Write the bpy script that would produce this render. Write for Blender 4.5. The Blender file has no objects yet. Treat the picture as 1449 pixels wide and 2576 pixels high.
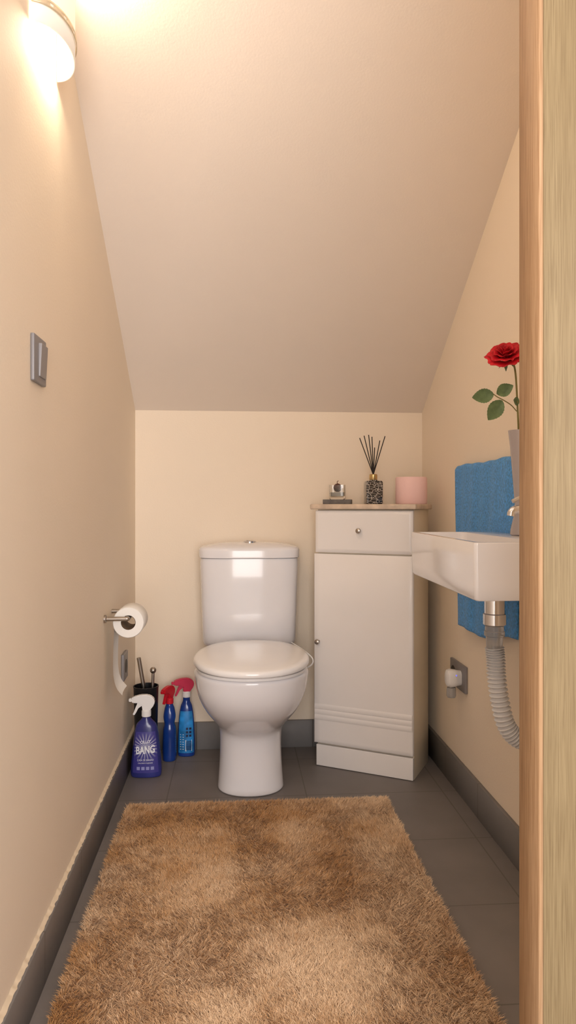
import bpy, bmesh, math, random
import numpy as np
from mathutils import Matrix, Vector
random.seed(4); rng=np.random.default_rng(7)
S=bpy.context.scene
S.view_settings.view_transform='Standard'
S.view_settings.look='None'
COL=S.collection

# ---------------------------------------------------------------- helpers
def lin(c):
    return tuple(((v/255)/12.92 if v/255<=0.04045 else ((v/255+0.055)/1.055)**2.4) for v in c)+(1.0,)
def mat(name,col,rough=0.5,metal=0.0,var=0.0,vscale=8,bump=0.0,bscale=60,coat=0.0,trans=0.0,emit=None,estr=0,ior=1.45,spec=0.5,sheen=0.0,stretch=None,alpha=1.0):
    m=bpy.data.materials.new(name); m.use_nodes=True
    nt=m.node_tree; N=nt.nodes; L=nt.links
    p=N['Principled BSDF']; base=lin(col)
    p.inputs['Roughness'].default_value=rough; p.inputs['Metallic'].default_value=metal
    p.inputs['Coat Weight'].default_value=coat; p.inputs['Coat Roughness'].default_value=0.05
    p.inputs['Transmission Weight'].default_value=trans; p.inputs['IOR'].default_value=ior
    p.inputs['Specular IOR Level'].default_value=spec
    p.inputs['Sheen Weight'].default_value=sheen; p.inputs['Alpha'].default_value=alpha
    if emit:
        p.inputs['Emission Color'].default_value=lin(emit); p.inputs['Emission Strength'].default_value=estr
    tc=N.new('ShaderNodeTexCoord'); mp=N.new('ShaderNodeMapping'); L.new(tc.outputs['Object'],mp.inputs['Vector'])
    if stretch: mp.inputs['Scale'].default_value=stretch
    nz=N.new('ShaderNodeTexNoise'); nz.inputs['Scale'].default_value=vscale; nz.inputs['Detail'].default_value=4
    L.new(mp.outputs[0],nz.inputs['Vector'])
    cr=N.new('ShaderNodeValToRGB'); e=cr.color_ramp.elements
    v=max(var,0.01)
    e[0].position=0.3; e[1].position=0.7
    e[0].color=tuple(c*(1-v) for c in base[:3])+(1,); e[1].color=tuple(min(1,c*(1+v)) for c in base[:3])+(1,)
    L.new(nz.outputs['Fac'],cr.inputs[0]); L.new(cr.outputs[0],p.inputs['Base Color'])
    if bump>0:
        n2=N.new('ShaderNodeTexNoise'); n2.inputs['Scale'].default_value=bscale; n2.inputs['Detail'].default_value=5
        L.new(mp.outputs[0],n2.inputs['Vector'])
        b=N.new('ShaderNodeBump'); b.inputs['Strength'].default_value=bump; b.inputs['Distance'].default_value=0.003
        L.new(n2.outputs['Fac'],b.inputs['Height']); L.new(b.outputs[0],p.inputs['Normal'])
    m['ramp']=cr.name
    return m

def tilemat(name,col,grout,w,h,off,axes='XY',mortar=0.002,rough=0.5):
    m=mat(name,col,rough,var=0.10,vscale=5,bump=0.05,bscale=120)
    nt=m.node_tree;N=nt.nodes;L=nt.links;p=N['Principled BSDF'];cr=N[m['ramp']]
    tc=N.new('ShaderNodeTexCoord'); sp=N.new('ShaderNodeSeparateXYZ'); cb=N.new('ShaderNodeCombineXYZ'); 
    L.new(tc.outputs['Object'],sp.inputs[0])
    L.new(sp.outputs[axes[0]],cb.inputs['X']); L.new(sp.outputs[axes[1]],cb.inputs['Y'])
    mp=N.new('ShaderNodeMapping'); mp.inputs['Location'].default_value=(off[0],off[1],0)
    L.new(cb.outputs[0],mp.inputs['Vector'])
    br=N.new('ShaderNodeTexBrick'); br.offset=0; br.squash=1
    br.inputs['Scale'].default_value=1; br.inputs['Brick Width'].default_value=w; br.inputs['Row Height'].default_value=h
    br.inputs['Mortar Size'].default_value=mortar; br.inputs['Mortar Smooth'].default_value=0.1
    br.inputs['Mortar'].default_value=lin(grout)
    L.new(cr.outputs[0],br.inputs['Color1']); L.new(cr.outputs[0],br.inputs['Color2'])
    L.new(mp.outputs[0],br.inputs['Vector']); L.new(br.outputs['Color'],p.inputs['Base Color'])
    return m

def woodmat(name,c1,c2,c3,fine,rough=.55):
    """vertical oak grain: fine pores plus broader cathedral bands"""
    m=bpy.data.materials.new(name); m.use_nodes=True; N=m.node_tree.nodes; L=m.node_tree.links; p=N['Principled BSDF']
    tc=N.new('ShaderNodeTexCoord')
    def nz(sc,det,rough_=.6):
        mp=N.new('ShaderNodeMapping'); mp.inputs['Scale'].default_value=sc; L.new(tc.outputs['Object'],mp.inputs[0])
        t=N.new('ShaderNodeTexNoise'); t.inputs['Scale'].default_value=1; t.inputs['Detail'].default_value=det; t.inputs['Roughness'].default_value=rough_
        L.new(mp.outputs[0],t.inputs['Vector']); return t.outputs['Fac']
    a=nz((fine,fine,14),3); b=nz((fine*.12,fine*.12,1.6),3)
    r1=N.new('ShaderNodeValToRGB'); r1.color_ramp.elements[0].position=.32; r1.color_ramp.elements[1].position=.68
    r1.color_ramp.elements[0].color=lin(c2); r1.color_ramp.elements[1].color=lin(c3); L.new(b,r1.inputs[0])
    r2=N.new('ShaderNodeValToRGB'); r2.color_ramp.elements[0].position=.34; r2.color_ramp.elements[1].position=.58
    r2.color_ramp.elements[0].color=(1,1,1,1); r2.color_ramp.elements[1].color=(0,0,0,1); L.new(a,r2.inputs[0])
    mx=N.new('ShaderNodeMix'); mx.data_type='RGBA'; L.new(r2.outputs[0],mx.inputs[0]); L.new(r1.outputs[0],mx.inputs[6]); mx.inputs[7].default_value=lin(c1)
    L.new(mx.outputs[2],p.inputs['Base Color']); p.inputs['Roughness'].default_value=rough; p.inputs['Specular IOR Level'].default_value=.25
    bp=N.new('ShaderNodeBump'); bp.inputs['Strength'].default_value=.12; bp.inputs['Distance'].default_value=.0006; L.new(a,bp.inputs['Height']); L.new(bp.outputs[0],p.inputs['Normal'])
    return m

def put(ob,parent=None,mats=None,label=None):
    COL.objects.link(ob)
    if mats is not None:
        for mm in (mats if isinstance(mats,(list,tuple)) else [mats]): ob.data.materials.append(mm)
    if parent is not None:
        ob.parent=parent
        if parent.type=='EMPTY': ob.matrix_parent_inverse=Matrix.Translation(-Vector(parent.location))
    if label: ob['label']=label
    return ob
def empty(name,loc,label,cat,group=None):
    e=bpy.data.objects.new(name,None); e.location=loc; e.empty_display_size=0.05
    COL.objects.link(e); e['label']=label; e['category']=cat
    if group: e['group']=group
    return e
def finish(me,smooth=True,ang=40):
    me.validate(); me.update()
    if smooth:
        me.shade_smooth(); me.set_sharp_from_angle(angle=math.radians(ang))
def mk(name,verts,faces,m,parent=None,smooth=True,ang=40,label=None):
    me=bpy.data.meshes.new(name); me.from_pydata([tuple(v) for v in verts],[],faces)
    bm=bmesh.new(); bm.from_mesh(me); bmesh.ops.recalc_face_normals(bm,faces=bm.faces); bm.to_mesh(me); bm.free()
    finish(me,smooth,ang)
    return put(bpy.data.objects.new(name,me),parent,m,label)
def box(name,a,b,m,parent=None,bev=0.0,seg=3,M=None,label=None):
    bm=bmesh.new(); bmesh.ops.create_cube(bm,size=1)
    for v in bm.verts:
        v.co=Vector([(a[i]+b[i])/2+v.co[i]*(b[i]-a[i]) for i in range(3)])
    if bev>0: bmesh.ops.bevel(bm,geom=bm.edges[:],offset=bev,segments=seg,profile=0.6,affect='EDGES')
    if M is not None: bm.transform(M)
    bmesh.ops.recalc_face_normals(bm,faces=bm.faces)
    me=bpy.data.meshes.new(name); bm.to_mesh(me); bm.free(); finish(me,bev>0,50)
    return put(bpy.data.objects.new(name,me),parent,m,label)
def loft(name,rings,m,parent=None,cap0=True,cap1=True,ang=40,label=None):
    n=len(rings[0]); V=[];F=[]
    for r in rings: V+=r
    for i in range(len(rings)-1):
        for j in range(n):
            k=(j+1)%n
            F.append((i*n+j,i*n+k,(i+1)*n+k,(i+1)*n+j))
    if cap0: F.append(tuple(range(n-1,-1,-1)))
    if cap1: F.append(tuple(range((len(rings)-1)*n,len(rings)*n)))
    return mk(name,V,F,m,parent,True,ang,label)
def lathe(name,prof,c,m,parent=None,n=40,axis='Z',cap=True,label=None,ang=40,M=None):
    rings=[]
    for r,h in prof:
        ring=[]
        for j in range(n):
            t=2*math.pi*j/n; a,b=r*math.cos(t),r*math.sin(t)
            v={'Z':Vector((a,b,h)),'Y':Vector((a,h,b)),'X':Vector((h,a,b))}[axis]
            if M is not None: v=M@v
            ring.append(Vector(c)+v)
        rings.append(ring)
    return loft(name,rings,m,parent,cap,cap,ang,label)
def tube(name,path,rad,m,parent=None,n=14,label=None,ang=60):
    P=[Vector(p) for p in path]; rings=[]
    R=rad if isinstance(rad,(list,tuple)) else [rad]*len(P)
    prev=None
    for i,p in enumerate(P):
        t=(P[min(i+1,len(P)-1)]-P[max(i-1,0)]).normalized()
        if prev is None:
            a=Vector((0,0,1)) if abs(t.z)<0.9 else Vector((1,0,0))
            u=t.cross(a).normalized()
        else: u=(prev-t*prev.dot(t)).normalized()
        prev=u; w=t.cross(u)
        rings.append([p+(u*math.cos(2*math.pi*j/n)+w*math.sin(2*math.pi*j/n))*R[i] for j in range(n)])
    return loft(name,rings,m,parent,True,True,ang,label)
def spline(pts,n):
    P=[Vector(p) for p in pts]; P=[P[0]*2-P[1]]+P+[P[-1]*2-P[-2]]; out=[]
    for i in range(1,len(P)-2):
        for k in range(n):
            t=k/n; a,b,c,d=P[i-1],P[i],P[i+1],P[i+2]
            out.append(0.5*((2*b)+(c-a)*t+(2*a-5*b+4*c-d)*t*t+(3*b-a-3*c+d)*t**3))
    out.append(P[-2]); return out
def sup(t,e):
    c,s=math.cos(t),math.sin(t)
    return math.copysign(abs(c)**(2/e),c),math.copysign(abs(s)**(2/e),s)
def rrect(x0,x1,y0,y1,r,z,n=8):
    out=[]
    for cx,cy,a0 in ((x1-r,y1-r,0),(x0+r,y1-r,90),(x0+r,y0+r,180),(x1-r,y0+r,270)):
        for k in range(n+1):
            a=math.radians(a0+90*k/n); out.append(Vector((cx+r*math.cos(a),cy+r*math.sin(a),z)))
    return out
def prism(name,pts,y0,y1,m,parent=None,bev=0.003,M=None,label=None):
    bm=bmesh.new()
    vs=[bm.verts.new((x,y0,z)) for x,z in pts]; f=bm.faces.new(vs)
    r=bmesh.ops.extrude_face_region(bm,geom=[f])
    for g in r['geom']:
        if isinstance(g,bmesh.types.BMVert): g.co.y=y1
    bmesh.ops.recalc_face_normals(bm,faces=bm.faces)
    if bev: bmesh.ops.bevel(bm,geom=bm.edges[:],offset=bev,segments=2,affect='EDGES',clamp_overlap=True)
    if M is not None: bm.transform(M)
    me=bpy.data.meshes.new(name); bm.to_mesh(me); bm.free(); finish(me,True,45)
    return put(bpy.data.objects.new(name,me),parent,m,label)
def textmesh(name,txt,size,cx,cz,yfun,m,parent,bold=0.0,w=None,slant=0.0):
    cu=bpy.data.curves.new('t','FONT'); cu.body=txt; cu.size=size; cu.align_x='CENTER'; cu.align_y='CENTER'; cu.offset=bold
    o=bpy.data.objects.new('t',cu); COL.objects.link(o); dg=bpy.context.evaluated_depsgraph_get()
    me=bpy.data.meshes.new_from_object(o.evaluated_get(dg)); bpy.data.objects.remove(o)
    bm=bmesh.new(); bm.from_mesh(me)
    bmesh.ops.triangulate(bm,faces=bm.faces)
    for _ in range(2): 
        bmesh.ops.subdivide_edges(bm,edges=[e for e in bm.edges if e.calc_length()>size*0.25],cuts=1)
        bmesh.ops.triangulate(bm,faces=bm.faces)
    xs=[v.co.x for v in bm.verts]; sc=1
    if w: sc=w/(max(xs)-min(xs))
    for v in bm.verts:
        x=cx+v.co.x*sc; z=cz+v.co.y+slant*v.co.x*sc; v.co=Vector((x,yfun(x,z),z))
    bm.to_mesh(me); bm.free(); me.name=name
    return put(bpy.data.objects.new(name,me),parent,m)

def structure(o): o['kind']='structure'; return o

# ---------------------------------------------------------------- materials
M_wall=mat('cream_wall_paint',(242,227,207),0.75,var=0.015,vscale=2,bump=0.12,bscale=180)
M_slope=mat('slope_paint',(237,224,211),0.8,var=0.015,vscale=2,bump=0.12,bscale=180)
M_floor=tilemat('grey_floor_tile',(124,118,115),(106,100,96),0.45,0.33,(-0.68+0.45*2,-2.29+0.33*9),'XY')
M_bbx=tilemat('grey_baseboard_tile_back',(124,121,120),(98,94,90),0.45,2,(0.45*2-0.3,1),'XZ')
M_bby=tilemat('grey_baseboard_tile_side',(124,121,120),(98,94,90),0.33,2,(0.33*3-.1,1),'YZ')
M_caulk=mat('cream_caulk',(222,205,180),0.8)
M_oak=woodmat('oak_edge',(146,112,80),(160,127,94),(174,141,108),650)
M_oak2=woodmat('oak_face',(116,98,70),(128,110,80),(140,122,91),800)
M_cer=mat('white_ceramic',(236,234,237),0.12,coat=0.3,spec=0.5)
M_seat=mat('white_seat_plastic',(242,240,240),0.16,coat=0.3)
M_chrome=mat('chrome',(222,222,226),0.12,metal=1.0)
M_steel=mat('brushed_steel',(176,168,160),0.32,metal=1.0)
M_cab=mat('white_lacquer',(243,238,235),0.3,coat=0.1,var=0.01)
M_cabside=mat('cream_side_panel',(234,220,196),0.45,var=0.01)
M_top=mat('beige_marbled_worktop',(214,193,172),0.35,var=0.18,vscale=30)
M_black=mat('black_plastic',(22,22,26),0.35)
M_grey=mat('grey_switch_plastic',(138,135,137),0.4,metal=0.2)
M_grey2=mat('light_grey_rocker',(146,142,143),0.4,metal=0.15)
M_dark=mat('dark_socket',(40,38,38),0.5)
M_paper=mat('white_tissue',(240,237,232),0.9,bump=0.15,bscale=150)
M_card=mat('cardboard_core',(150,125,100),0.9)
M_pink=mat('pink_tissue',(246,208,204),0.9,bump=0.2,bscale=130)
M_white=mat('white_plastic',(238,236,235),0.3)
M_red=mat('red_plastic',(205,30,45),0.35)
M_pinkred=mat('raspberry_plastic',(205,50,85),0.35)
M_violet=mat('navy_violet_plastic',(48,52,120),0.25,var=0.25,vscale=14,coat=0.3)
M_blue=mat('deep_blue_plastic',(22,58,136),0.2,var=0.2,vscale=10,coat=0.4)
M_cyan=mat('bright_blue_label',(44,134,204),0.3,var=0.45,vscale=26,coat=0.2)
M_ink=mat('white_print',(240,240,245),0.5)
M_inkdark=mat('navy_print',(20,30,70),0.5)
M_slate=mat('grey_slate',(104,98,94),0.7,var=0.25,vscale=60,bump=0.3,bscale=100)
M_glass=mat('clear_glass',(240,240,238),0.03,trans=1.0,ior=1.45)
M_wax=mat('grey_wax',(185,180,170),0.6)
M_pod=mat('dried_pod',(95,55,40),0.8,var=0.4,vscale=120,bump=0.8,bscale=200)
M_gold=mat('pale_gold',(205,175,120),0.3,metal=0.8)
M_reed=mat('black_reed',(45,38,34),0.7)
M_towel=mat('blue_terry',(72,150,220),0.95,var=0.35,vscale=170,bump=1.0,bscale=300,sheen=0.2)
M_flex=mat('grey_corrugated_plastic',(214,214,216),0.4)
M_clear=mat('translucent_trap_plastic',(205,204,204),0.15,trans=0.6,ior=1.3)
M_rose=mat('red_rose_petal',(196,10,32),0.6,var=0.3,vscale=40)
M_leaf=mat('green_leaf',(98,120,82),0.5,var=0.3,vscale=60,bump=0.3,bscale=90)
M_stem=mat('stem_green',(120,112,62),0.6)
M_vase=mat('mauve_grey_vase',(168,160,162),0.25,coat=0.3)
M_shade=mat('frosted_glass_shade',(245,238,228),0.4,emit=(255,240,218),estr=0.25)
M_led=mat('blue_led',(150,150,240),0.3,emit=(110,110,255),estr=.8)
M_patt=mat('black_white_patterned_glass',(30,28,28),0.15,coat=0.5)
nt=M_patt.node_tree;N=nt.nodes;L=nt.links
vo=N.new('ShaderNodeTexVoronoi');vo.feature='DISTANCE_TO_EDGE';vo.inputs['Scale'].default_value=95
tc=N.new('ShaderNodeTexCoord');mp=N.new('ShaderNodeMapping');mp.inputs['Scale'].default_value=(0.7,0.7,1.5);mp.inputs['Rotation'].default_value=(0,0.35,0)
L.new(tc.outputs['Object'],mp.inputs[0]);L.new(mp.outputs[0],vo.inputs['Vector'])
cr=N.new('ShaderNodeValToRGB');cr.color_ramp.elements[0].position=0.03;cr.color_ramp.elements[0].color=(0.45,0.4,0.36,1);cr.color_ramp.elements[1].position=0.08;cr.color_ramp.elements[1].color=(0.02,0.018,0.018,1)
L.new(vo.outputs['Distance'],cr.inputs[0]);L.new(cr.outputs[0],N['Principled BSDF'].inputs['Base Color'])

# ---------------------------------------------------------------- room shell
XL,XR,YB=-0.385,0.738,2.76
ZC,SL=1.309,0.6426; ZT=2.45; YT=YB-(ZT-ZC)/SL
Y0=-0.9; YF=0.735
structure(box('floor',(XL-0.1,Y0,-0.08),(1.2,YB+0.1,0),M_floor))
structure(box('wall_back',(XL-0.1,YB,0),(XR+0.1,YB+0.1,1.5),M_wall))
structure(box('wall_left',(XL-0.1,Y0,0),(XL,YB,2.55),M_wall))
structure(box('wall_right',(XR,YF,0),(XR+0.1,YB,2.55),M_wall))
V=[(XL,YB,ZC),(XR,YB,ZC),(XR,YT,ZT),(XL,YT,ZT),(XL,Y0,ZT),(XR,Y0,ZT)]
V+= [(x,y+(0.06 if i<2 else 0.0),z+0.1) for i,(x,y,z) in enumerate(V)]
structure(mk('ceiling',V,[(0,1,2,3),(3,2,5,4),(6,9,8,7),(9,10,11,8),(0,3,9,6),(3,4,10,9),(1,7,8,2),(2,8,11,5),(0,6,7,1),(4,5,11,10)],M_slope,smooth=False))
structure(box('wall_front',(0.37,YF,0),(XR,YF+0.08,ZT),M_wall))
HB=0.105;TB=0.012
structure(box('baseboard_back',(XL+TB,YB-TB,0),(XR-TB,YB,HB),M_bbx,bev=0.001,seg=1))
structure(box('baseboard_left',(XL,Y0,0),(XL+TB,YB,HB),M_bby,bev=0.001,seg=1))
structure(box('baseboard_right',(XR-TB,YF+0.08,0),(XR,YB,HB),M_bby,bev=0.001,seg=1))
V=[];F=[]
NN=240
for i in range(NN+1):
    y=.9+(YB-TB-.9)*i/NN; wv=.0035+.002*math.sin(i*1.7)*math.sin(i*.31)
    V+=[(XL,y,HB+wv+.002),(XL+.002+wv*.6,y,HB+wv*.6),(XL+TB-.004+random.uniform(-.0015,.0015),y,HB+.0004),(XL,y,HB+.0002)]
for i in range(NN):
    for j in range(3): F.append((i*4+j,i*4+j+1,i*4+j+5,i*4+j+4))
structure(mk('trim_2',V,F,M_caulk))
structure(box('door_1',(0.304,0.68,0.006),(0.78,0.728,2.1),M_oak2,bev=0.001,seg=1))
structure(box('trim_1',(0.299,0.6795,0.006),(0.304,0.7285,2.1),M_oak,bev=0.001,seg=1))

# ---------------------------------------------------------------- toilet
TX=0.051
T=empty('toilet',(TX,2.45,0),'white ceramic close-coupled toilet with closed lid against the wall','toilet')
def ering(z,w,yf,ym,yb,e=3.0,ef=2.15,wb=1.0,n=72,cx=TX):
    out=[]
    for j in range(n):
        t=2*math.pi*j/n; s=math.sin(t)
        if s<=0:
            a,b=sup(t,ef); out.append(Vector((cx+w*a,ym+(ym-yf)*b,z)))
        else:
            a,b=sup(t,e); k=1-(1-wb)*min(1,b*1.3)
            out.append(Vector((cx+w*a*k,ym+(yb-ym)*b,z)))
    return out
rows=[(0,.106,2.290),(.004,.110,2.285),(.02,.109,2.288),(.08,.105,2.295),(.14,.103,2.297),(.185,.104,2.290),(.210,.109,2.268),(.230,.118,2.238),(.255,.132,2.202),(.285,.149,2.165),(.325,.167,2.133),(.365,.179,2.117),(.4,.184,2.111),(.412,.183,2.113),(.418,.177,2.12)]
rows=[tuple(v) for v in spline(rows,3)]
R=[]
for z,w,yf in rows:
    f=min(1,max(0,(z-.18)/.2)); ym=yf+0.10+0.09*f
    R.append(ering(z,w,yf,ym,2.742,e=4,wb=1.0-0.3*f))
loft('bowl',R,M_cer,T,ang=60)
sr=lambda s,z:[Vector((TX+(v.x-TX)*s,2.29+(v.y-2.29)*s,z)) for v in ering(0,.183,2.09,2.29,2.48,e=2.5,wb=.93)]
loft('seat',[sr(.93,.4185),sr(.965,.42),sr(.965,.428),sr(.93,.4295)],M_seat,T)
def lidr(s,z):
    out=[]
    for v in ering(0,.1855,2.083,2.29,2.492,e=2.5,wb=.93):
        y=2.29+(v.y-2.29)*s; out.append(Vector((TX+(v.x-TX)*s,y,z+max(0,(y-2.083))/.41*.02)))
    return out
Ld=loft('lid',[lidr(.95,.4305),lidr(.985,.4305),lidr(1,.434),lidr(1,.442),lidr(.99,.4475),lidr(.96,.4505),lidr(.9,.4535),lidr(.75,.457),lidr(.5,.460),lidr(.25,.461),lidr(.02,.4615)],M_seat,T,ang=70)
for sx in (-.07,.07):
    lathe('hinge',[(.011,-.02),(.013,-.018),(.013,.018),(.011,.02)],(TX+sx,2.508,.447),M_chrome,T,axis='X',n=20)
def tr(z,w,yf,yb,e=4.6,n=96,bow=.012):
    out=[]
    for j in range(n):
        t=2*math.pi*j/n; a,b=sup(t,e); y=(yf+yb)/2+(yb-yf)/2*b
        if b<0: y-=bow*(1-a*a)*(-b)-bow*.6*(-b)
        out.append(Vector((TX+w*a,y,z)))
    return out
loft('tank',[tr(.420,.150,2.60,2.74),tr(.430,.167,2.575,2.75),tr(.445,.1725,2.566,2.752),tr(.55,.176,2.562,2.753),tr(.65,.179,2.56,2.753),tr(.735,.182,2.558,2.753),tr(.749,.180,2.56,2.753)],M_cer,T,ang=60)
tl=loft('tank_lid',[tr(.750,.179,2.558,2.754),tr(.752,.185,2.553,2.757),tr(.778,.186,2.552,2.757),tr(.786,.184,2.555,2.756),tr(.791,.175,2.563,2.752),tr(.797,.15,2.58,2.742),tr(.803,.11,2.605,2.73,bow=0),tr(.8055,.05,2.635,2.70,bow=0),tr(.806,.004,2.66,2.67,bow=0)],M_cer,T,ang=60)
lathe('flush_button',[(.024,.800),(.024,.808),(.021,.811),(.019,.811),(.018,.809),(.002,.811)],(TX+.002,2.645,0),M_chrome,tl,n=32)
tube('supply_hose',spline([(TX+.15,2.60,.44),(TX+.19,2.52,.425),(TX+.2205,2.49,.40),(TX+.213,2.49,.375),(TX+.17,2.54,.345)],8),.0025,M_white,T)

# ---------------------------------------------------------------- cabinet
ANG=math.radians(-29.5); W=.362; DP=.213
FL=Vector((.287,2.55,0))
MC=Matrix.Translation(FL)@Matrix.Rotation(ANG,4,'Z')
C=empty('bathroom_cabinet',tuple(MC@Vector((W/2,DP/2,0))),'narrow white bathroom cabinet with drawer and door, standing askew','cabinet')
box('body',(0.004,.018,.0),(W,DP,.927),M_cabside,C,bev=.0015,seg=2,M=MC,label='cream side panels of the carcass')
box('plinth',(.004,.003,.002),(W,.017,.078),M_cab,C,bev=.002,M=MC)
dz0,dz1=.084,.768
def fy(z):
    y=0.0
    for zc in (.178,.197,.216):
        if abs(z-zc)<.010: y=-0.0022*math.cos((z-zc)/.010*math.pi/2)**0.7
    return y
zs=[dz0,dz0+.003]+[.10,.13,.16]+[.165+i*.001375 for i in range(49)]+[.235,.4,.6,dz1-.003,dz1]
xs=[0-.004,0.0-.001,.02,W-.02,W-.003,W]
V=[];F=[]
for i,z in enumerate(zs):
    for j,x in enumerate(xs):
        edge=(i in(0,len(zs)-1)) or (j in (0,len(xs)-1))
        V.append(MC@Vector((x,(.003 if edge else fy(z)),z)))
nx=len(xs)
for i in range(len(zs)-1):
    for j in range(nx-1): F.append((i*nx+j,i*nx+j+1,(i+1)*nx+j+1,(i+1)*nx+j))
base=len(V)
for i,z in enumerate(zs):
    for j,x in enumerate(xs): V.append(MC@Vector((x,.0165,z)))
for i in range(len(zs)-1):
    for j in range(nx-1): F.append((base+i*nx+j,base+(i+1)*nx+j,base+(i+1)*nx+j+1,base+i*nx+j+1))
nz_=len(zs)
for i in range(nz_-1):
    for j in (0,nx-1): F.append((i*nx+j,(i+1)*nx+j,base+(i+1)*nx+j,base+i*nx+j))
for j in range(nx-1):
    for i in (0,nz_-1): F.append((i*nx+j,i*nx+j+1,base+i*nx+j+1,base+i*nx+j))
door=mk('door',V,F,M_cab,C,True,50)
knobp=[(.004,0),(.004,-.010),(.006,-.013),(.009,-.016),(.0095,-.021),(.008,-.025),(.004,-.027),(.0005,-.0275)]
def knob(x,z,par):
    Mr=Matrix.Rotation(ANG,3,'Z')
    lathe('knob',knobp,MC@Vector((x,.001,z)),M_steel,par,n=24,axis='Y',M=Mr,label='small brushed metal knob')
knob(.016,.452,door)
def panel(name,x0,x1,z0,z1,par):
    rings=[]
    for ins,y in ((0,.0165),(0,.004),(.002,.002),(.012,-.002),(.014,-.002)):
        rings.append([MC@Vector((v.x,y,v.y)) for v in rrect(x0+ins,x1-ins,z0+ins,z1-ins,.002,0,2)])
    return loft(name,rings,M_cab,par,ang=25)
dr=panel('drawer',.001,W,.773,.924,C); knob(.172,.853,dr)
box('worktop',(-.016,-.012,.928),(W+.014,DP+.004,.947),M_top,C,bev=.006,M=MC)
ZTOP=.947

# candle holder
K=empty('candle_holder',(.374,2.580,ZTOP),'glass tealight cup with dried pod on a grey slate block','candle holder')
Mk=Matrix.Translation((.374,2.580,0))@Matrix.Rotation(math.radians(-14),4,'Z')
box('slate_base',(-.052,-.024,ZTOP),(.052,.024,ZTOP+.017),M_slate,K,bev=.0015,M=Mk)
zg=ZTOP+.0172
def gring(r,z): return [Mk@v for v in rrect(-r,r,-r*.75,r*.75,.006,z,4)]
loft('glass_cup',[gring(.026,zg),gring(.029,zg+.003),gring(.029,zg+.053),gring(.027,zg+.053),gring(.0268,zg+.012),gring(.02,zg+.011)],M_glass,K)
loft('wax',[gring(.0255,zg+.0125),gring(.0255,zg+.026)],M_wax,K)
bm=bmesh.new(); bmesh.ops.create_icosphere(bm,subdivisions=4,radius=.0145)
for v in bm.verts:
    nrm=v.co.normalized(); th=math.atan2(nrm.y,nrm.x); v.co=nrm*(.0145+.0012*math.sin(th*9)*math.cos(nrm.z*14))
    v.co+=Vector((.374,2.580,zg+.044))
me=bpy.data.meshes.new('dried_pod'); bm.to_mesh(me); bm.free(); finish(me); pod=put(bpy.data.objects.new('dried_pod',me),K,M_pod,'brown dried seed pod')
tube('pod_stalk',[(.374,2.580,zg+.057),(.372,2.580,zg+.064),(.377,2.58,zg+.069)],.0012,M_pod,pod,n=8)

# reed diffuser
DX,DY=.497,2.53
Dd=empty('reed_diffuser',(DX,DY,ZTOP),'square black and white patterned reed diffuser bottle with dark sticks','reed diffuser')
loft('bottle',[rrect(DX-r,DX+r,DY-r,DY+r,.005,z,4) for r,z in ((.027,ZTOP),(.030,ZTOP+.003),(.030,ZTOP+.078),(.027,ZTOP+.083),(.014,ZTOP+.085),(.013,ZTOP+.087))],M_patt,Dd)
lathe('collar',[(.0135,ZTOP+.087),(.0145,ZTOP+.089),(.0145,ZTOP+.106),(.0125,ZTOP+.108),(.006,ZTOP+.108)],(DX,DY,0),M_gold,Dd,n=28)
for tx,ty,zt in ((-.050,.0,1.186),(-.030,.02,1.196),(-.020,-.015,1.196),(-.002,.015,1.192),(.001,-.02,1.15),(.026,.01,1.178),(.041,-.01,1.192)):
    tube('reed',[(DX-tx*.12,DY-ty*.1,ZTOP+.09),(DX+tx,DY+ty,zt)],.0017,M_reed,Dd,n=8)

# pink roll
PX,PY=.636,2.528
Pk=lathe('toilet_roll',[(.021,.0),(.054,.0),(.0565,.003),(.0568,.05),(.0565,.094),(.054,.097),(.021,.097),(.020,.09),(.020,.006)],(0,0,0),M_pink,n=56,cap=False)
Pk.data.transform(Matrix.Translation((PX,PY,ZTOP+.0003)))
bm=bmesh.new();bm.from_mesh(Pk.data);bmesh.ops.holes_fill(bm,edges=[e for e in bm.edges if e.is_boundary]);bm.to_mesh(Pk.data);bm.free()
Pk['label']='pink toilet paper roll standing upright on the cabinet top';Pk['category']='toilet paper'

# ---------------------------------------------------------------- sink
Sk=empty('sink',(.58,1.605,.758),'white ceramic wall-hung rectangular basin above a chrome drain','sink')
x0,x1,y0,y1=.455,.700,1.32,1.888
R=[rrect(x0+.009,x1-.006,y0+.007,y1-.024,.006,.757),rrect(x0+.005,x1,y0+.003,y1-.016,.007,.758),rrect(x0+.002,x1,y0+.001,y1-.011,.008,.7615),
   rrect(x0+.001,x1,y0+.0,y1-.007,.008,.785),rrect(x0,x1,y0,y1-.003,.008,.83),rrect(x0,x1,y0,y1,.008,.866),rrect(x0+.0006,x1,y0+.0006,y1-.0006,.008,.869),rrect(x0+.002,x1-.002,y0+.002,y1-.002,.008,.870),
   rrect(x0+.013,.615,y0+.014,y1-.014,.018,.870),rrect(x0+.015,.612,y0+.016,y1-.016,.018,.8685),rrect(x0+.024,.606,y0+.030,y1-.030,.03,.82),rrect(x0+.035,.595,y0+.05,y1-.05,.035,.785),rrect(x0+.055,.575,y0+.10,y1-.10,.03,.776)]
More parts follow.
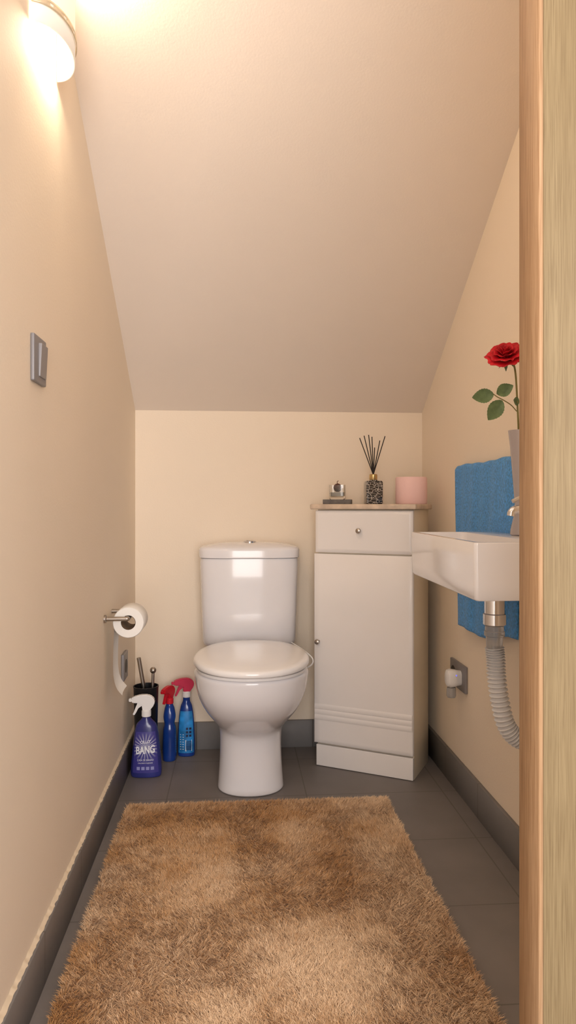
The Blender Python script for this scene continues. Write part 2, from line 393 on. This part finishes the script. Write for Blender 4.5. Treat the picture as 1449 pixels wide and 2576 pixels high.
# the room-side face is gently angled toward the wall at its far end
for r in R:
    for v in r:
        t=(v.y-y0)/(y1-y0); v.x+=.019*t*max(0,1-(v.x-x0)/(x1-x0))
basin=loft('basin',R,M_cer,Sk,ang=40)
for yy in (1.42,1.62): box('mounting_block',(.699,yy-.03,.78),(.738,yy+.03,.83),M_white,Sk,bev=.003)
lathe('drain_flange',[(.020,.7775),(.022,.7785),(.020,.7795),(.004,.7785)],(.545,1.605,0),M_chrome,Sk,n=28)
DXs,DYs=.603,1.612
lathe('drain_tailpiece',[(.025,.7575),(.025,.724),(.023,.722),(.023,.690),(.026,.688),(.026,.664),(.023,.662)],(DXs,DYs,0),M_chrome,Sk,n=36)
lathe('trap_nut',[(.019,.662),(.0215,.660),(.0215,.650),(.0235,.648),(.0235,.638),(.020,.636),(.0185,.614),(.019,.606)],(DXs,DYs,0),M_clear,Sk,n=36)
path=spline([(DXs,DYs,.610),(DXs+.003,DYs,.58),(DXs+.005,DYs,.54),(DXs+.013,DYs,.485),(DXs+.027,DYs,.43),(DXs+.052,DYs,.398),(DXs+.085,DYs,.388),(.738,DYs,.386)],70)
rad=[.0190+.0034*math.sin(i*2*math.pi/13.5) for i in range(len(path))]
tube('corrugated_hose',path,rad,M_flex,Sk,n=24,ang=80)
lathe('wall_flange',[(.021,.737),(.035,.737),(.035,.733),(.03,.728),(.021,.728)],(0,DYs,.386),M_chrome,Sk,n=30,axis='X')

FX=.671
F_=empty('faucet',(FX,1.50,.87),'chrome single-lever basin mixer tap','faucet')
lathe('tap_body',[(.022,.8705),(.022,.876),(.018,.880),(.017,.93),(.019,.935),(.019,.95),(.015,.958),(.003,.96)],(FX,1.50,0),M_chrome,F_,n=32)
tube('spout',spline([(FX,1.50,.915),(FX-.03,1.50,.930),(FX-.056,1.50,.933),(FX-.070,1.50,.928),(FX-.073,1.50,.918)],6),[.012]*6+[.0105]*6+[.0095]*6+[.009]*7,M_chrome,F_,n=20)
tube('lever',spline([(FX,1.50,.955),(FX-.02,1.50,.962),(FX-.05,1.50,.959),(FX-.070,1.50,.950)],6),[.008]*6+[.006]*6+[.0045]*7,M_chrome,F_,n=16)

# ---------------------------------------------------------------- vase & rose
VX,VY=.672,1.63
lathe('vase',[(.020,.8703),(.023,.873),(.022,.885),(.014,.92),(.0125,.945),(.015,.98),(.019,1.03),(.023,1.08),(.0275,1.119),(.0255,1.119),(.021,1.08),(.017,1.03),(.012,.98),(.010,.95)],(VX,VY,0),M_vase,n=44)
vs=bpy.data.objects['vase'];vs['label']='slender mauve-grey flared vase standing on the basin ledge';vs['category']='vase'
def P2(px,py,dy=0): return Vector((VX-(1308-px)*.000939,VY+dy,.94+(1273-py)*.000942))
Ro=empty('rose',(VX,VY,.96),'single red rose with green leaves in a slim vase','flower')
stem=tube('stem',spline([(VX,VY,.965),P2(1304,1090),P2(1300,1000),P2(1296,940),P2(1290,915),P2(1280,903)],8),.0022,M_stem,Ro,n=10)
V=[];F=[]
ctr=P2(1270,888)
tilt=Matrix.Rotation(math.radians(-24),3,'Y')@Matrix.Rotation(math.radians(38),3,'X')
def petal(az,rb,h,open_,wd,curl,zoff=0):
    b=len(V); nu,nv=11,9
    for i in range(nv):
        v=i/(nv-1)
        for j in range(nu):
            u=(j/(nu-1)-.5)*2
            wv=wd*math.sin(min(1,(v*.9+.12))*math.pi*.62)**.8
            a=az+u*wv
            r=rb*(0.3+v*.9)+open_*v*v*.008+curl*max(0,v-.65)*.022*(1-.35*abs(u))
            z=h*(v-.45*max(0,v-.7)*curl)-abs(u)**3*h*.20*v+zoff
            r*=1+.07*math.sin(u*7+az*3)*v
            V.append(ctr+tilt@Vector((r*math.cos(a),r*math.sin(a),z-.020)))
    for i in range(nv-1):
        for j in range(nu-1):
            F.append((b+i*nu+j,b+i*nu+j+1,b+(i+1)*nu+j+1,b+(i+1)*nu+j))
k=0
for cnt,rb,h,op,wd,cu,zo in ((2,.0035,.036,.0,1.6,0,0),(3,.0065,.038,.1,1.1,0.1,0),(4,.011,.037,.3,.95,.4,0),(5,.016,.034,.5,.78,.8,0),(5,.020,.027,.9,.74,1.2,0),(6,.021,.018,1.3,.66,1.5,-.001)):
    for i in range(cnt):
        petal(2*math.pi*i/cnt+k*.7+random.uniform(-.15,.15),rb,h*random.uniform(.92,1.06),op,wd,cu,zo)
    k+=1
bl=mk('bloom',V,F,M_rose,Ro,ang=180)
sd=bl.modifiers.new('s','SOLIDIFY'); sd.thickness=.0006
cb=ctr+tilt@Vector((0,0,-.020))
V=[];F=[]
for i in range(5):
    a=2*math.pi*i/5+.3; b=len(V)
    for t,w in ((0,.004),(.4,.005),(.75,.0035),(1,.0004)):
        r=.003+.016*t; z=-.002-.018*t*t
        for s in (-1,1): V.append(cb+tilt@Vector((r*math.cos(a)-s*w*math.sin(a),r*math.sin(a)+s*w*math.cos(a),z)))
    for q in range(3): F.append((b+2*q,b+2*q+1,b+2*q+3,b+2*q+2))
mk('sepal',V,F,M_leaf,Ro,ang=180)
lathe('hip',[(.002,-.014),(.006,-.010),(.007,-.004),(.005,.002)],cb,M_leaf,Ro,n=16,M=tilt)
def leaf(a,b,wd,fold,lab=None):
    a=Vector(a);b=Vector(b);ax=(b-a);Ln=ax.length;ax.normalize()
    vdir=Vector((0,-1,0)); side=ax.cross(vdir).normalized()
    V=[];F=[];n=18
    for i in range(n+1):
        t=i/n; w=wd*(math.sin(math.pi*t**.85)**.8)*(1+.07*(i%2)); 
        if i in(0,n): w=.0003
        c=a+ax*Ln*t+vdir*(-.006*math.sin(math.pi*t))
        for s,k in ((-1,1),(-.5,.45),(0,0),(.5,.45),(1,1)):
            V.append(c+side*w*s+vdir*(fold*w*k))
    for i in range(n):
        for j in range(4): F.append((i*5+j,i*5+j+1,(i+1)*5+j+1,(i+1)*5+j))
    mk('leaf',V,F,M_leaf,Ro,ang=180)
nd=P2(1266,1008)
leaf(P2(1240,993),P2(1184,1002),.0165,.35); leaf(P2(1262,1008),P2(1225,1058),.0185,.3); leaf(P2(1247,992),P2(1286,972,-.01),.015,.4); leaf(P2(1306,1012),P2(1282,1010,-.02),.010,.5)
tube('leaf_stalk',spline([P2(1299,1035),P2(1285,1020),nd,P2(1250,1000),P2(1238,992)],6),.0012,M_stem,Ro,n=8)

# ---------------------------------------------------------------- towel & rail
Rl=empty('towel_rail',(.72,1.975,1.056),'thin chrome towel bar fixed to the wall','towel rail')
tube('bar',[(.720,1.70,1.056),(.720,2.25,1.056)],.005,M_chrome,Rl)
for yy in (1.702,2.248): lathe('bracket',[(.006,.712),(.006,.734),(.012,.735),(.012,.738)],(0,yy,1.056),M_chrome,Rl,axis='X',n=20)
V=[];F=[]
ny=110; yA,yB=1.725,2.232
crs=[]
for i in range(81): crs.append((.7085,.56+(1.056-.56)*i/80,1-i/80,0))
for a in range(15,180,15): crs.append((.720-.0115*math.cos(math.radians(a)),1.056+.0115*math.sin(math.radians(a)),0,1))
for i in range(31): crs.append((.7315,1.056-(1.056-.66)*i/30,0,2))
for i in range(ny+1):
    t=i/ny; y=yA+(yB-yA)*t
    for x,z,f,s in crs:
        dz=0; xx=x; yy=y
        if s==0:
            dz=(.006*math.sin(t*9)+.045*(1-t)-.012*math.sin(t*3.1))*f
            xx=x-(.004+.004*math.sin(t*14+z*5)+.002*math.sin(t*37+z*9))*(f*.6+.35) if not(.74<z<.89 and y<1.92) else x-.001
            yy=y-f*.02*t
        if s==1: dz+=.002*math.sin(t*9)+.0012*math.sin(t*31)
        V.append((xx,yy,z+dz))
m_=len(crs)
for i in range(ny):
    for j in range(m_-1): F.append((i*m_+j,i*m_+j+1,(i+1)*m_+j+1,(i+1)*m_+j))
tw=mk('towel',V,F,M_towel,ang=180)
sd=tw.modifiers.new('s','SOLIDIFY'); sd.thickness=.004; sd.offset=0
tw['label']='blue terry hand towel draped over the rail behind the basin';tw['category']='towel'

# ---------------------------------------------------------------- right wall outlet and air freshener
O=empty('wall_outlet',(XR,2.28,.383),'double grey plastic wall socket plate on the cream wall','wall outlet')
box('plate',(XR-.010,2.205,.34),(XR,2.36,.426),M_grey,O,bev=.003)
lathe('socket',[(.021,XR-.0108),(.023,XR-.0108),(.023,XR-.0095),(.021,XR-.0095)],(0,2.325,.383),M_dark,O,axis='X',n=28)
A=empty('plug_in_air_freshener',(XR-.012,2.245,.383),'white plug-in air freshener with a clear refill in the socket','air freshener')
AYc=2.250
loft('housing',[[Vector((x,v.x,v.y)) for v in rrect(AYc-r,AYc+r,.376-rz,.376+rz+.012,min(r*.8,.018),0,6)] for x,r,rz in ((XR-.0103,.017,.018),(XR-.022,.019,.019),(XR-.027,.022,.021),(XR-.045,.024,.023),(XR-.054,.021,.020),(XR-.058,.013,.012))],M_white,A)
lathe('refill',[(.014,.352),(.015,.345),(.0155,.326),(.013,.320)],(XR-.040,AYc,0),M_clear,A,n=24)
lathe('indicator_light',[(.0025,-.0012),(.002,.0)],(XR-.030,AYc-.0215,.395),M_led,A,axis='Y',n=14)

# ---------------------------------------------------------------- left wall: switch, outlet
Sw=empty('light_switch',(XL,1.41,1.222),'grey square rocker light switch on the cream wall','light switch')
box('plate',(XL,1.362,1.177),(XL+.008,1.446,1.267),M_grey,Sw,bev=.003)
Mr=Matrix.Translation((XL+.008,1.412,1.222))@Matrix.Rotation(math.radians(3),4,'Y')
box('rocker',(-.004,-.020,-.032),(.0045,.024,.032),M_grey2,Sw,bev=.0015,M=Mr)
O2=empty('wall_outlet',(XL,2.465,.391),'small grey wall socket plate near the toilet paper','wall outlet')
box('plate',(XL,2.42,.346),(XL+.010,2.51,.438),M_grey,O2,bev=.003)
lathe('socket',[(.021,XL+.0108),(.023,XL+.0108),(.023,XL+.0095),(.021,XL+.0095)],(0,2.465,.391),M_dark,O2,axis='X',n=28)

# ---------------------------------------------------------------- paper holder & roll
RX,RZ=-.317,.608
H=empty('toilet_paper_holder',(XL,2.17,RZ),'brushed steel toilet paper holder on the wall','toilet paper holder')
tube('bar',spline([(XL,2.112,RZ),(RX-.01,2.112,RZ),(RX,2.113,RZ),(RX,2.122,RZ),(RX,2.235,RZ)],6),.0065,M_steel,H)
lathe('wall_mount',[(.008,XL),(.012,XL+.0005),(.012,XL+.006),(.008,XL+.008)],(0,2.112,RZ),M_steel,H,axis='X',n=24)
tube('end_post',[(XL,2.242,RZ+.004),(RX-.02,2.242,RZ+.004)],.0065,M_steel,H)
Tr=empty('toilet_roll',(RX,2.175,RZ-.013),'white toilet paper roll hanging on a steel holder with loose end','toilet paper')
rc=(RX,0,RZ-.0135)
o=lathe('paper',[(.0215,2.126),(.044,2.126),(.046,2.129),(.046,2.221),(.044,2.224),(.0215,2.224),(.0215,2.175)],rc,M_paper,Tr,n=56,axis='Y',cap=False)
lathe('core',[(.0213,2.1265),(.0213,2.2235),(.0203,2.2235),(.0203,2.1265)],rc,M_card,Tr,n=40,axis='Y',cap=False)
V=[];F=[]
pth=spline([(RX-.044,0,RZ-.02),(RX-.045,0,RZ-.06),(RX-.047,0,RZ-.12),(RX-.046,0,RZ-.17),(RX-.037,0,RZ-.205),(RX-.020,0,RZ-.228)],8)
for p in pth:
    for yy in (2.132,2.16,2.19,2.22): V.append((p.x+.002*math.sin(yy*60),yy,p.z+.25*(yy-2.17)*((RZ-p.z)/.22)**2*.3))
for i in range(len(pth)-1):
    for j in range(3): F.append((i*4+j,i*4+j+1,i*4+5+j,i*4+4+j))
mk('loose_sheet',V,F,M_paper,Tr,ang=180)

# ---------------------------------------------------------------- brush holder and brushes
BX,BY=-.324,2.600
bh=lathe('toilet_brush_holder',[(.036,.0005),(.038,.004),(.0445,.28),(.046,.285),(.046,.288),(.043,.288),(.036,.02),(.002,.018)],(BX,BY,0),M_black,n=40)
bh['label']='tall black cylindrical toilet brush holder in the corner';bh['category']='toilet brush holder'
B1=empty('toilet_brush',(BX+.018,BY,.03),'toilet brush with ball-topped steel handle','toilet brush','brushes in the black holder')
tube('handle',[(BX+.018,BY-.006,.09),(BX+.026,BY-.006,.335)],.0055,M_steel,B1)
bm=bmesh.new();bmesh.ops.create_uvsphere(bm,u_segments=24,v_segments=16,radius=.0115);bmesh.ops.translate(bm,verts=bm.verts,vec=(BX+.026,BY-.006,.345))
me=bpy.data.meshes.new('ball_knob');bm.to_mesh(me);bm.free();finish(me);put(bpy.data.objects.new('ball_knob',me),B1,M_steel)
lathe('bristles',[(.006,.03),(.012,.035),(.014,.06),(.012,.085),(.004,.09)],(BX+.018,BY-.006,0),M_white,B1,n=20)
B2=empty('toilet_brush',(BX-.01,BY,.03),'toilet brush with plain steel handle leaning in the black holder','toilet brush','brushes in the black holder')
tube('handle',[(BX-.006,BY+.005,.12),(BX-.010,BY+.003,.29),(BX-.026,BY-.002,.39)],.0075,M_steel,B2)
lathe('bristles',[(.006,.05),(.012,.055),(.013,.08),(.012,.105),(.004,.12)],(BX-.012,BY+.006,0),M_white,B2,n=20)

# ---------------------------------------------------------------- spray bottles
def profil(prof,z):
    for (z0,a0,b0),(z1,a1,b1) in zip(prof,prof[1:]):
        if z0<=z<=z1:
            t=(z-z0)/(z1-z0); return a0+(a1-a0)*t,b0+(b1-b0)*t
    return prof[-1][1],prof[-1][2]
def smoothprof(prof,n=5):
    P=[Vector(p) for p in prof]; return [tuple(v) for v in spline(P,n)]
def bottle(cx,cy,prof,mbody,mhead,mtrig,label,hs=1.0,e=2.6,rot=0,mcol=None):
    E=empty('spray_bottle',(cx,cy,0),label,'spray bottle','cleaning spray bottles on the floor')
    pr=smoothprof(prof)
    rings=[]
    for z,hw,hd in pr:
        r=[]
        for j in range(48):
            a,b=sup(2*math.pi*j/48,e if z<prof[-1][0]-.03 else 2); r.append(Vector((cx+hw*a,cy+hd*b,max(z,.0004))))
        rings.append(r)
    loft('bottle_body',rings,mbody,E,ang=60)
    zt=prof[-1][0]
    Mh=Matrix.Translation((cx,cy,zt))@Matrix.Rotation(rot,4,'Z')@Matrix.Scale(hs,4)
    lathe('collar',[(.014*hs,zt-.006),(.0165*hs,zt-.004),(.0165*hs,zt+.014*hs),(.013*hs,zt+.018*hs)],(cx,cy,0),mcol or mhead,E,n=28)
    hp=[(-.012,.014),(-.015,.034),(-.028,.042),(-.046,.043),(-.052,.046),(-.052,.058),(-.044,.064),(-.02,.070),(.006,.070),(.022,.063),(.030,.050),(.027,.034),(.017,.022),(.012,.014)]
    prism('sprayer_head',hp,-.011,.011,mhead,E,bev=.004,M=Mh)
    prism('trigger',[(-.016,.040),(-.030,.042),(-.036,.028),(-.042,.012),(-.047,.002),(-.041,-.001),(-.034,.010),(-.027,.024),(-.017,.030)],-.006,.006,mtrig,E,bev=.0015,M=Mh)
    prism('nozzle',[(-.050,.046),(-.050,.058),(-.060,.057),(-.060,.047)],-.006,.006,mtrig,E,bev=.0015,M=Mh)
    def yf(x,z,off=.0009):
        hw,hdp=profil(pr,z); u=min(.97,abs((x-cx)/hw)); return cy-hdp*(1-u**e)**(1/e)-off
    return E,yf,pr
def patch(name,cx,yf,pr,z0,z1,frac,m,E,n=20,zn=16):
    V=[];F=[]
    for i in range(zn+1):
        z=z0+(z1-z0)*i/zn; hw,_=profil(pr,z)
        for j in range(n+1):
            x=cx+hw*frac*(2*j/n-1); V.append((x,yf(x,z,.0005),z))
    for i in range(zn):
        for j in range(n): F.append((i*(n+1)+j,i*(n+1)+j+1,(i+1)*(n+1)+j+1,(i+1)*(n+1)+j))
    return mk(name,V,F,m,E,ang=180)
def rect(cx,cz,w,h,yf,off=.0014):
    return [(x,yf(x,z,off),z) for x,z in ((cx-w/2,cz-h/2),(cx+w/2,cz-h/2),(cx+w/2,cz+h/2),(cx-w/2,cz+h/2))]
AX,AY=-.310,2.497
profA=[(0,.046,.022),(.006,.052,.027),(.03,.0535,.029),(.08,.049,.028),(.12,.0445,.027),(.15,.041,.025),(.18,.034,.021),(.196,.020,.016),(.205,.0135,.0135),(.213,.0135,.0135)]
M_ray=mat('violet_starburst_label',(62,60,135),0.35,coat=.2)
nt=M_ray.node_tree;N=nt.nodes;L=nt.links
tc=N.new('ShaderNodeTexCoord');sx=N.new('ShaderNodeSeparateXYZ');L.new(tc.outputs['Object'],sx.inputs[0])
def mth(op,a,b=None):
    q=N.new('ShaderNodeMath');q.operation=op
    for i,v in enumerate((a,b)):
        if v is None: continue
        if isinstance(v,(int,float)): q.inputs[i].default_value=v
        else: L.new(v,q.inputs[i])
    return q.outputs[0]
dx=mth('SUBTRACT',sx.outputs['X'],AX);dz=mth('SUBTRACT',sx.outputs['Z'],.108)
an=mth('ARCTAN2',dx,dz);s=mth('SINE',mth('MULTIPLY',an,22));rr=mth('SQRT',mth('ADD',mth('MULTIPLY',dx,dx),mth('MULTIPLY',dz,dz)))
fade=mth('MAXIMUM',mth('SUBTRACT',1.0,mth('MULTIPLY',rr,20)),0)
fac=mth('MULTIPLY',mth('GREATER_THAN',s,.2),fade)
mx=N.new('ShaderNodeMix');mx.data_type='RGBA';L.new(fac,mx.inputs[0]);mx.inputs[6].default_value=lin((66,62,138));mx.inputs[7].default_value=lin((235,235,245))
L.new(mx.outputs[2],N['Principled BSDF'].inputs['Base Color'])
EA,yfA,prA=bottle(AX,AY,profA,M_violet,M_white,M_white,'violet-blue cleaner spray bottle with white trigger head and bold lettering')
patch('front_label',AX,yfA,prA,.02,.16,.82,M_ray,EA)
textmesh('lettering','BANG',.036,AX,.098,lambda x,z:yfA(x,z,.0016),M_ink,EA,bold=.0010,w=.064,slant=.07)
textmesh('lettering','CILLIT',.013,AX,.126,lambda x,z:yfA(x,z,.0016),M_ink,EA,bold=.0003,slant=.07)
textmesh('lettering','CASA DE BANHO',.009,AX,.064,lambda x,z:yfA(x,z,.0016),M_ink,EA,w=.056)
textmesh('lettering','CALCARIO E SUJIDADE',.006,AX,.054,lambda x,z:yfA(x,z,.0016),M_ink,EA,w=.05)
V=[];F=[]
for i in range(4):
    b=len(V); V+=rect(AX-.024+i*.016,.036,.011,.011,yfA)
    F.append((b,b+1,b+2,b+3))
mk('pictogram',V,F,mat('pale_print',(150,150,200),.5),EA,False)
profB=[(0,.021,.028),(.006,.0250,.032),(.05,.0255,.033),(.11,.0235,.031),(.135,.0190,.026),(.16,.0225,.024),(.19,.018,.019),(.203,.013,.013),(.212,.013,.013)]
EB,yfB,prB=bottle(-.2445,2.655,profB,M_blue,M_red,M_red,'slim deep blue cleaner spray bottle with red trigger head',hs=.88,rot=math.radians(62))
patch('front_label',-.2445,yfB,prB,.03,.115,.8,M_blue,EB)
profC=[(0,.028,.022),(.006,.032,.026),(.05,.033,.028),(.10,.031,.027),(.15,.028,.024),(.185,.022,.020),(.205,.014,.014),(.224,.0135,.0135)]
CX,CY=-.185,2.697
EC,yfC,prC=bottle(CX,CY,profC,M_blue,M_pinkred,M_pinkred,'bright blue cleaner spray bottle with raspberry trigger head and barcode',hs=.95,rot=math.radians(12),mcol=M_white)
patch('front_label',CX,yfC,prC,.015,.17,.86,M_cyan,EC)
V=rect(CX+.010,.043,.024,.042,yfC,.0011);F=[(0,1,2,3)]
mk('barcode_panel',V,F,M_ink,EC,False)
V=[];F=[];z=.027
while z<.061:
    h=random.choice((.0008,.0012,.0018)); b=len(V); V+=rect(CX+.010,z,.019,h,yfC,.0017);F.append((b,b+1,b+2,b+3)); z+=h+random.choice((.0009,.0013))
mk('barcode',V,F,M_inkdark,EC,False)
V=[];F=[]
for i in range(2):
    for j in range(3):
        b=len(V);V+=rect(CX+.004+i*.012,.080+j*.013,.008,.008,yfC,.0012);F.append((b,b+1,b+2,b+3))
mk('pictogram',V,F,M_inkdark,EC,False)
V=[];F=[]
for i in range(7):
    b=len(V);V+=rect(CX-.015,.030+i*.009,.014,.0022,yfC,.0012);F.append((b,b+1,b+2,b+3))
mk('small_print',V,F,M_ink,EC,False)

# ---------------------------------------------------------------- wall sconce
Lm=empty('wall_sconce',(XL,1.463,1.95),'lit frosted glass half-round wall lamp with pierced metal strap','wall lamp')
def arc(ax,by,z,n=28,th0=-90,th1=90):
    return [Vector((XL+.003+by*math.cos(math.radians(th0+(th1-th0)*k/n)),1.458+ax*math.sin(math.radians(th0+(th1-th0)*k/n)),z)) for k in range(n+1)]
V=[];F=[]
zz=[1.852,1.9,1.96,2.02,2.075]
for z in zz: V+=arc(.098,.055,z)
m_=29
for i in range(len(zz)-1):
    for j in range(m_-1): F.append((i*m_+j,i*m_+j+1,(i+1)*m_+j+1,(i+1)*m_+j))
sh=mk('glass_shade',V,F,M_shade,Lm,ang=180);sd=sh.modifiers.new('s','SOLIDIFY');sd.thickness=.003
V=[];F=[]
for z in (1.886,1.890,1.896,1.900): V+=arc(.1005,.0575,z)
for i in range(3):
    for j in range(28):
        if i==1 and j%4==1: continue
        F.append((i*29+j,i*29+j+1,(i+1)*29+j+1,(i+1)*29+j))
st=mk('metal_strap',V,F,mat('pale_brass',(215,198,168),.4,metal=.3),Lm,ang=180);sd=st.modifiers.new('s','SOLIDIFY');sd.thickness=.001;sd.offset=1
box('back_plate',(XL,1.40,1.88),(XL+.006,1.526,2.04),M_white,Lm,bev=.002)
lathe('bulb',[(.008,1.905),(.010,1.93),(.013,1.95),(.013,1.99),(.006,2.0)],(XL+.03,1.463,0),mat('bulb',(255,245,225),.3,emit=(255,225,180),estr=5),Lm,n=18)
def light(name,typ,loc,e,col,**k):
    l=bpy.data.lights.new(name,typ);l.energy=e;l.color=col
    for a,b in k.items(): setattr(l,a,b)
    o=bpy.data.objects.new(name,l);o.location=loc;COL.objects.link(o);return o
light('sconce_light_upper','POINT',(XL+.045,1.463,2.095),7.5,(1,.80,.58),shadow_soft_size=.025)
light('sconce_light_lower','POINT',(XL+.032,1.463,1.885),2.8,(1,.82,.6),shadow_soft_size=.02)
a=light('hall_light','AREA',(.15,-1.6,1.25),88,(1,.95,.925),size=1.8)
a.rotation_euler=(Vector((.15,2.3,1.05))-Vector(a.location)).to_track_quat('-Z','Y').to_euler()

# ---------------------------------------------------------------- rug
RG=empty('rug',(.07,1.5,0),'shaggy golden-beige rug with dense pile on the tiled floor','rug')
rx0,rx1,ry0,ry1=-.331,.474,.86,2.203
loft('backing',[rrect(rx0+.004,rx1-.004,ry0+.004,ry1-.004,.02,.0008,6),rrect(rx0,rx1,ry0,ry1,.02,.004,6),rrect(rx0,rx1,ry0,ry1,.02,.011,6),rrect(rx0+.006,rx1-.006,ry0+.006,ry1-.006,.02,.016,6)],mat('rug_backing',(185,142,98),.95),RG)
def vnoise(x,y,s,seed):
    r=np.random.default_rng(seed); g=r.random((64,64)); X=x*s+17.3;Y=y*s+9.1
    xi=np.floor(X).astype(int)%63; yi=np.floor(Y).astype(int)%63; fx=X-np.floor(X);fy_=Y-np.floor(Y)
    fx=fx*fx*(3-2*fx);fy_=fy_*fy_*(3-2*fy_)
    return (g[xi,yi]*(1-fx)+g[xi+1,yi]*fx)*(1-fy_)+(g[xi,yi+1]*(1-fx)+g[xi+1,yi+1]*fx)*fy_
NB=400000
bx=rng.uniform(rx0,rx1,NB);by=rng.uniform(ry0,ry1,NB)
keep=(by>1.15)|(rng.random(NB)<.35); bx=bx[keep];by=by[keep];n=len(bx)
cell=.005
ix=np.floor(bx/cell).astype(int)+200; iy=np.floor(by/cell).astype(int)
tr_=np.random.default_rng(5).random((600,600,5))
q=tr_[ix%600,iy%600]
tcx=(ix-200+.5+(q[:,0]-.5)*.8)*cell; tcy=(iy+.5+(q[:,1]-.5)*.8)*cell
ang=vnoise(bx,by,4,1)*2*np.pi+vnoise(bx,by,35,2)*2.5+(q[:,2]-.5)*2.6+rng.normal(0,.7,n)
lean=.25+.25*vnoise(bx,by,14,3)+q[:,3]*.3+np.abs(rng.normal(0,.18,n)); lean=np.clip(lean,.05,1.1)
dxv=np.cos(ang)*lean;dyv=np.sin(ang)*lean
for dist,sx_,sy_ in ((bx-rx0,-1,0),(rx1-bx,1,0),(by-ry0,0,-1),(ry1-by,0,1)):
    k=np.clip(1-dist/.02,0,1)*.7; dxv=dxv*(1-k*.5)+sx_*k*.5; dyv=dyv*(1-k*.5)+sy_*k*.6
Ln=rng.uniform(.013,.021,n)
d3=np.stack([dxv,dyv,np.ones(n)],1); d3/=np.linalg.norm(d3,axis=1)[:,None]
p0=np.stack([bx,by,np.full(n,.013)],1)
p1=p0+d3*(Ln*.55)[:,None]
d4=d3.copy(); d4[:,0]+=dxv*.5+rng.normal(0,.2,n); d4[:,1]+=dyv*.5+rng.normal(0,.2,n); d4[:,2]-=.25; d4/=np.linalg.norm(d4,axis=1)[:,None]
p2=p1+d4*(Ln*.45)[:,None]
cv=np.stack([tcx-bx,tcy-by],1); p1[:,:2]+=cv*.1; p2[:,:2]+=cv*.4
p2[:,2]=np.maximum(p2[:,2],.006)
sa=rng.uniform(0,2*np.pi,n); sd_=np.stack([np.cos(sa),np.sin(sa),np.zeros(n)],1)
wd=rng.uniform(.0005,.0009,n)[:,None]
Vv=np.empty((n,5,3)); Vv[:,0]=p0-sd_*wd;Vv[:,1]=p0+sd_*wd;Vv[:,2]=p1+sd_*wd*.9;Vv[:,3]=p1-sd_*wd*.9;Vv[:,4]=p2
Vv[:,:,0]=np.clip(Vv[:,:,0],XL+TB+.001,.6)
idx=np.arange(n)*5
lp=np.stack([idx,idx+1,idx+2,idx+3,idx+3,idx+2,idx+4],1).ravel()
ls=np.stack([np.arange(n)*7,np.arange(n)*7+4],1).ravel()
me=bpy.data.meshes.new('pile'); me.vertices.add(n*5); me.vertices.foreach_set('co',Vv.ravel())
me.loops.add(n*7); me.loops.foreach_set('vertex_index',lp.astype(np.int32))
me.polygons.add(n*2); me.polygons.foreach_set('loop_start',ls.astype(np.int32))
me.update(calc_edges=True); me.validate()
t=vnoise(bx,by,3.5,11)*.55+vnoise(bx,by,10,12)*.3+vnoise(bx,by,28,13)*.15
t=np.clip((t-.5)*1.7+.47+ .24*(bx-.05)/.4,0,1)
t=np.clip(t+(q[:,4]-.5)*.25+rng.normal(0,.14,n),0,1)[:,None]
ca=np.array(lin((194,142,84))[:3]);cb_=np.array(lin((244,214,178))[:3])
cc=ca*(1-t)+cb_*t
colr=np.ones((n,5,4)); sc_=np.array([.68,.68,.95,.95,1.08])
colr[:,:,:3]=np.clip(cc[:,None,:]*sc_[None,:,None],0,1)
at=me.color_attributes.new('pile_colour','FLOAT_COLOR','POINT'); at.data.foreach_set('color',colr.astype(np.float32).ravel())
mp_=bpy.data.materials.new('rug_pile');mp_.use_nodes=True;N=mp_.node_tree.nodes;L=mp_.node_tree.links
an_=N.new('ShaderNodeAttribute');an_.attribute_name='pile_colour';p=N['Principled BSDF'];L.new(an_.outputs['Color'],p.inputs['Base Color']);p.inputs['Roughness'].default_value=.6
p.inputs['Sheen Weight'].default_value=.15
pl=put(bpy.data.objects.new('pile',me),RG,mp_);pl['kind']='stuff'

# ---------------------------------------------------------------- world & camera
w=bpy.data.worlds.new('World');S.world=w;w.use_nodes=True
w.node_tree.nodes['Background'].inputs[0].default_value=(1,.95,.925,1);w.node_tree.nodes['Background'].inputs[1].default_value=1.15
cam=bpy.data.cameras.new('camera');co=bpy.data.objects.new('camera',cam);COL.objects.link(co);S.camera=co
co.location=(0,0,.94);co.rotation_euler=(math.radians(90),0,-math.atan(132/1780))
cam.sensor_width=36;cam.lens=36*1780/2576;cam.shift_y=-15/2576;cam.clip_start=.02
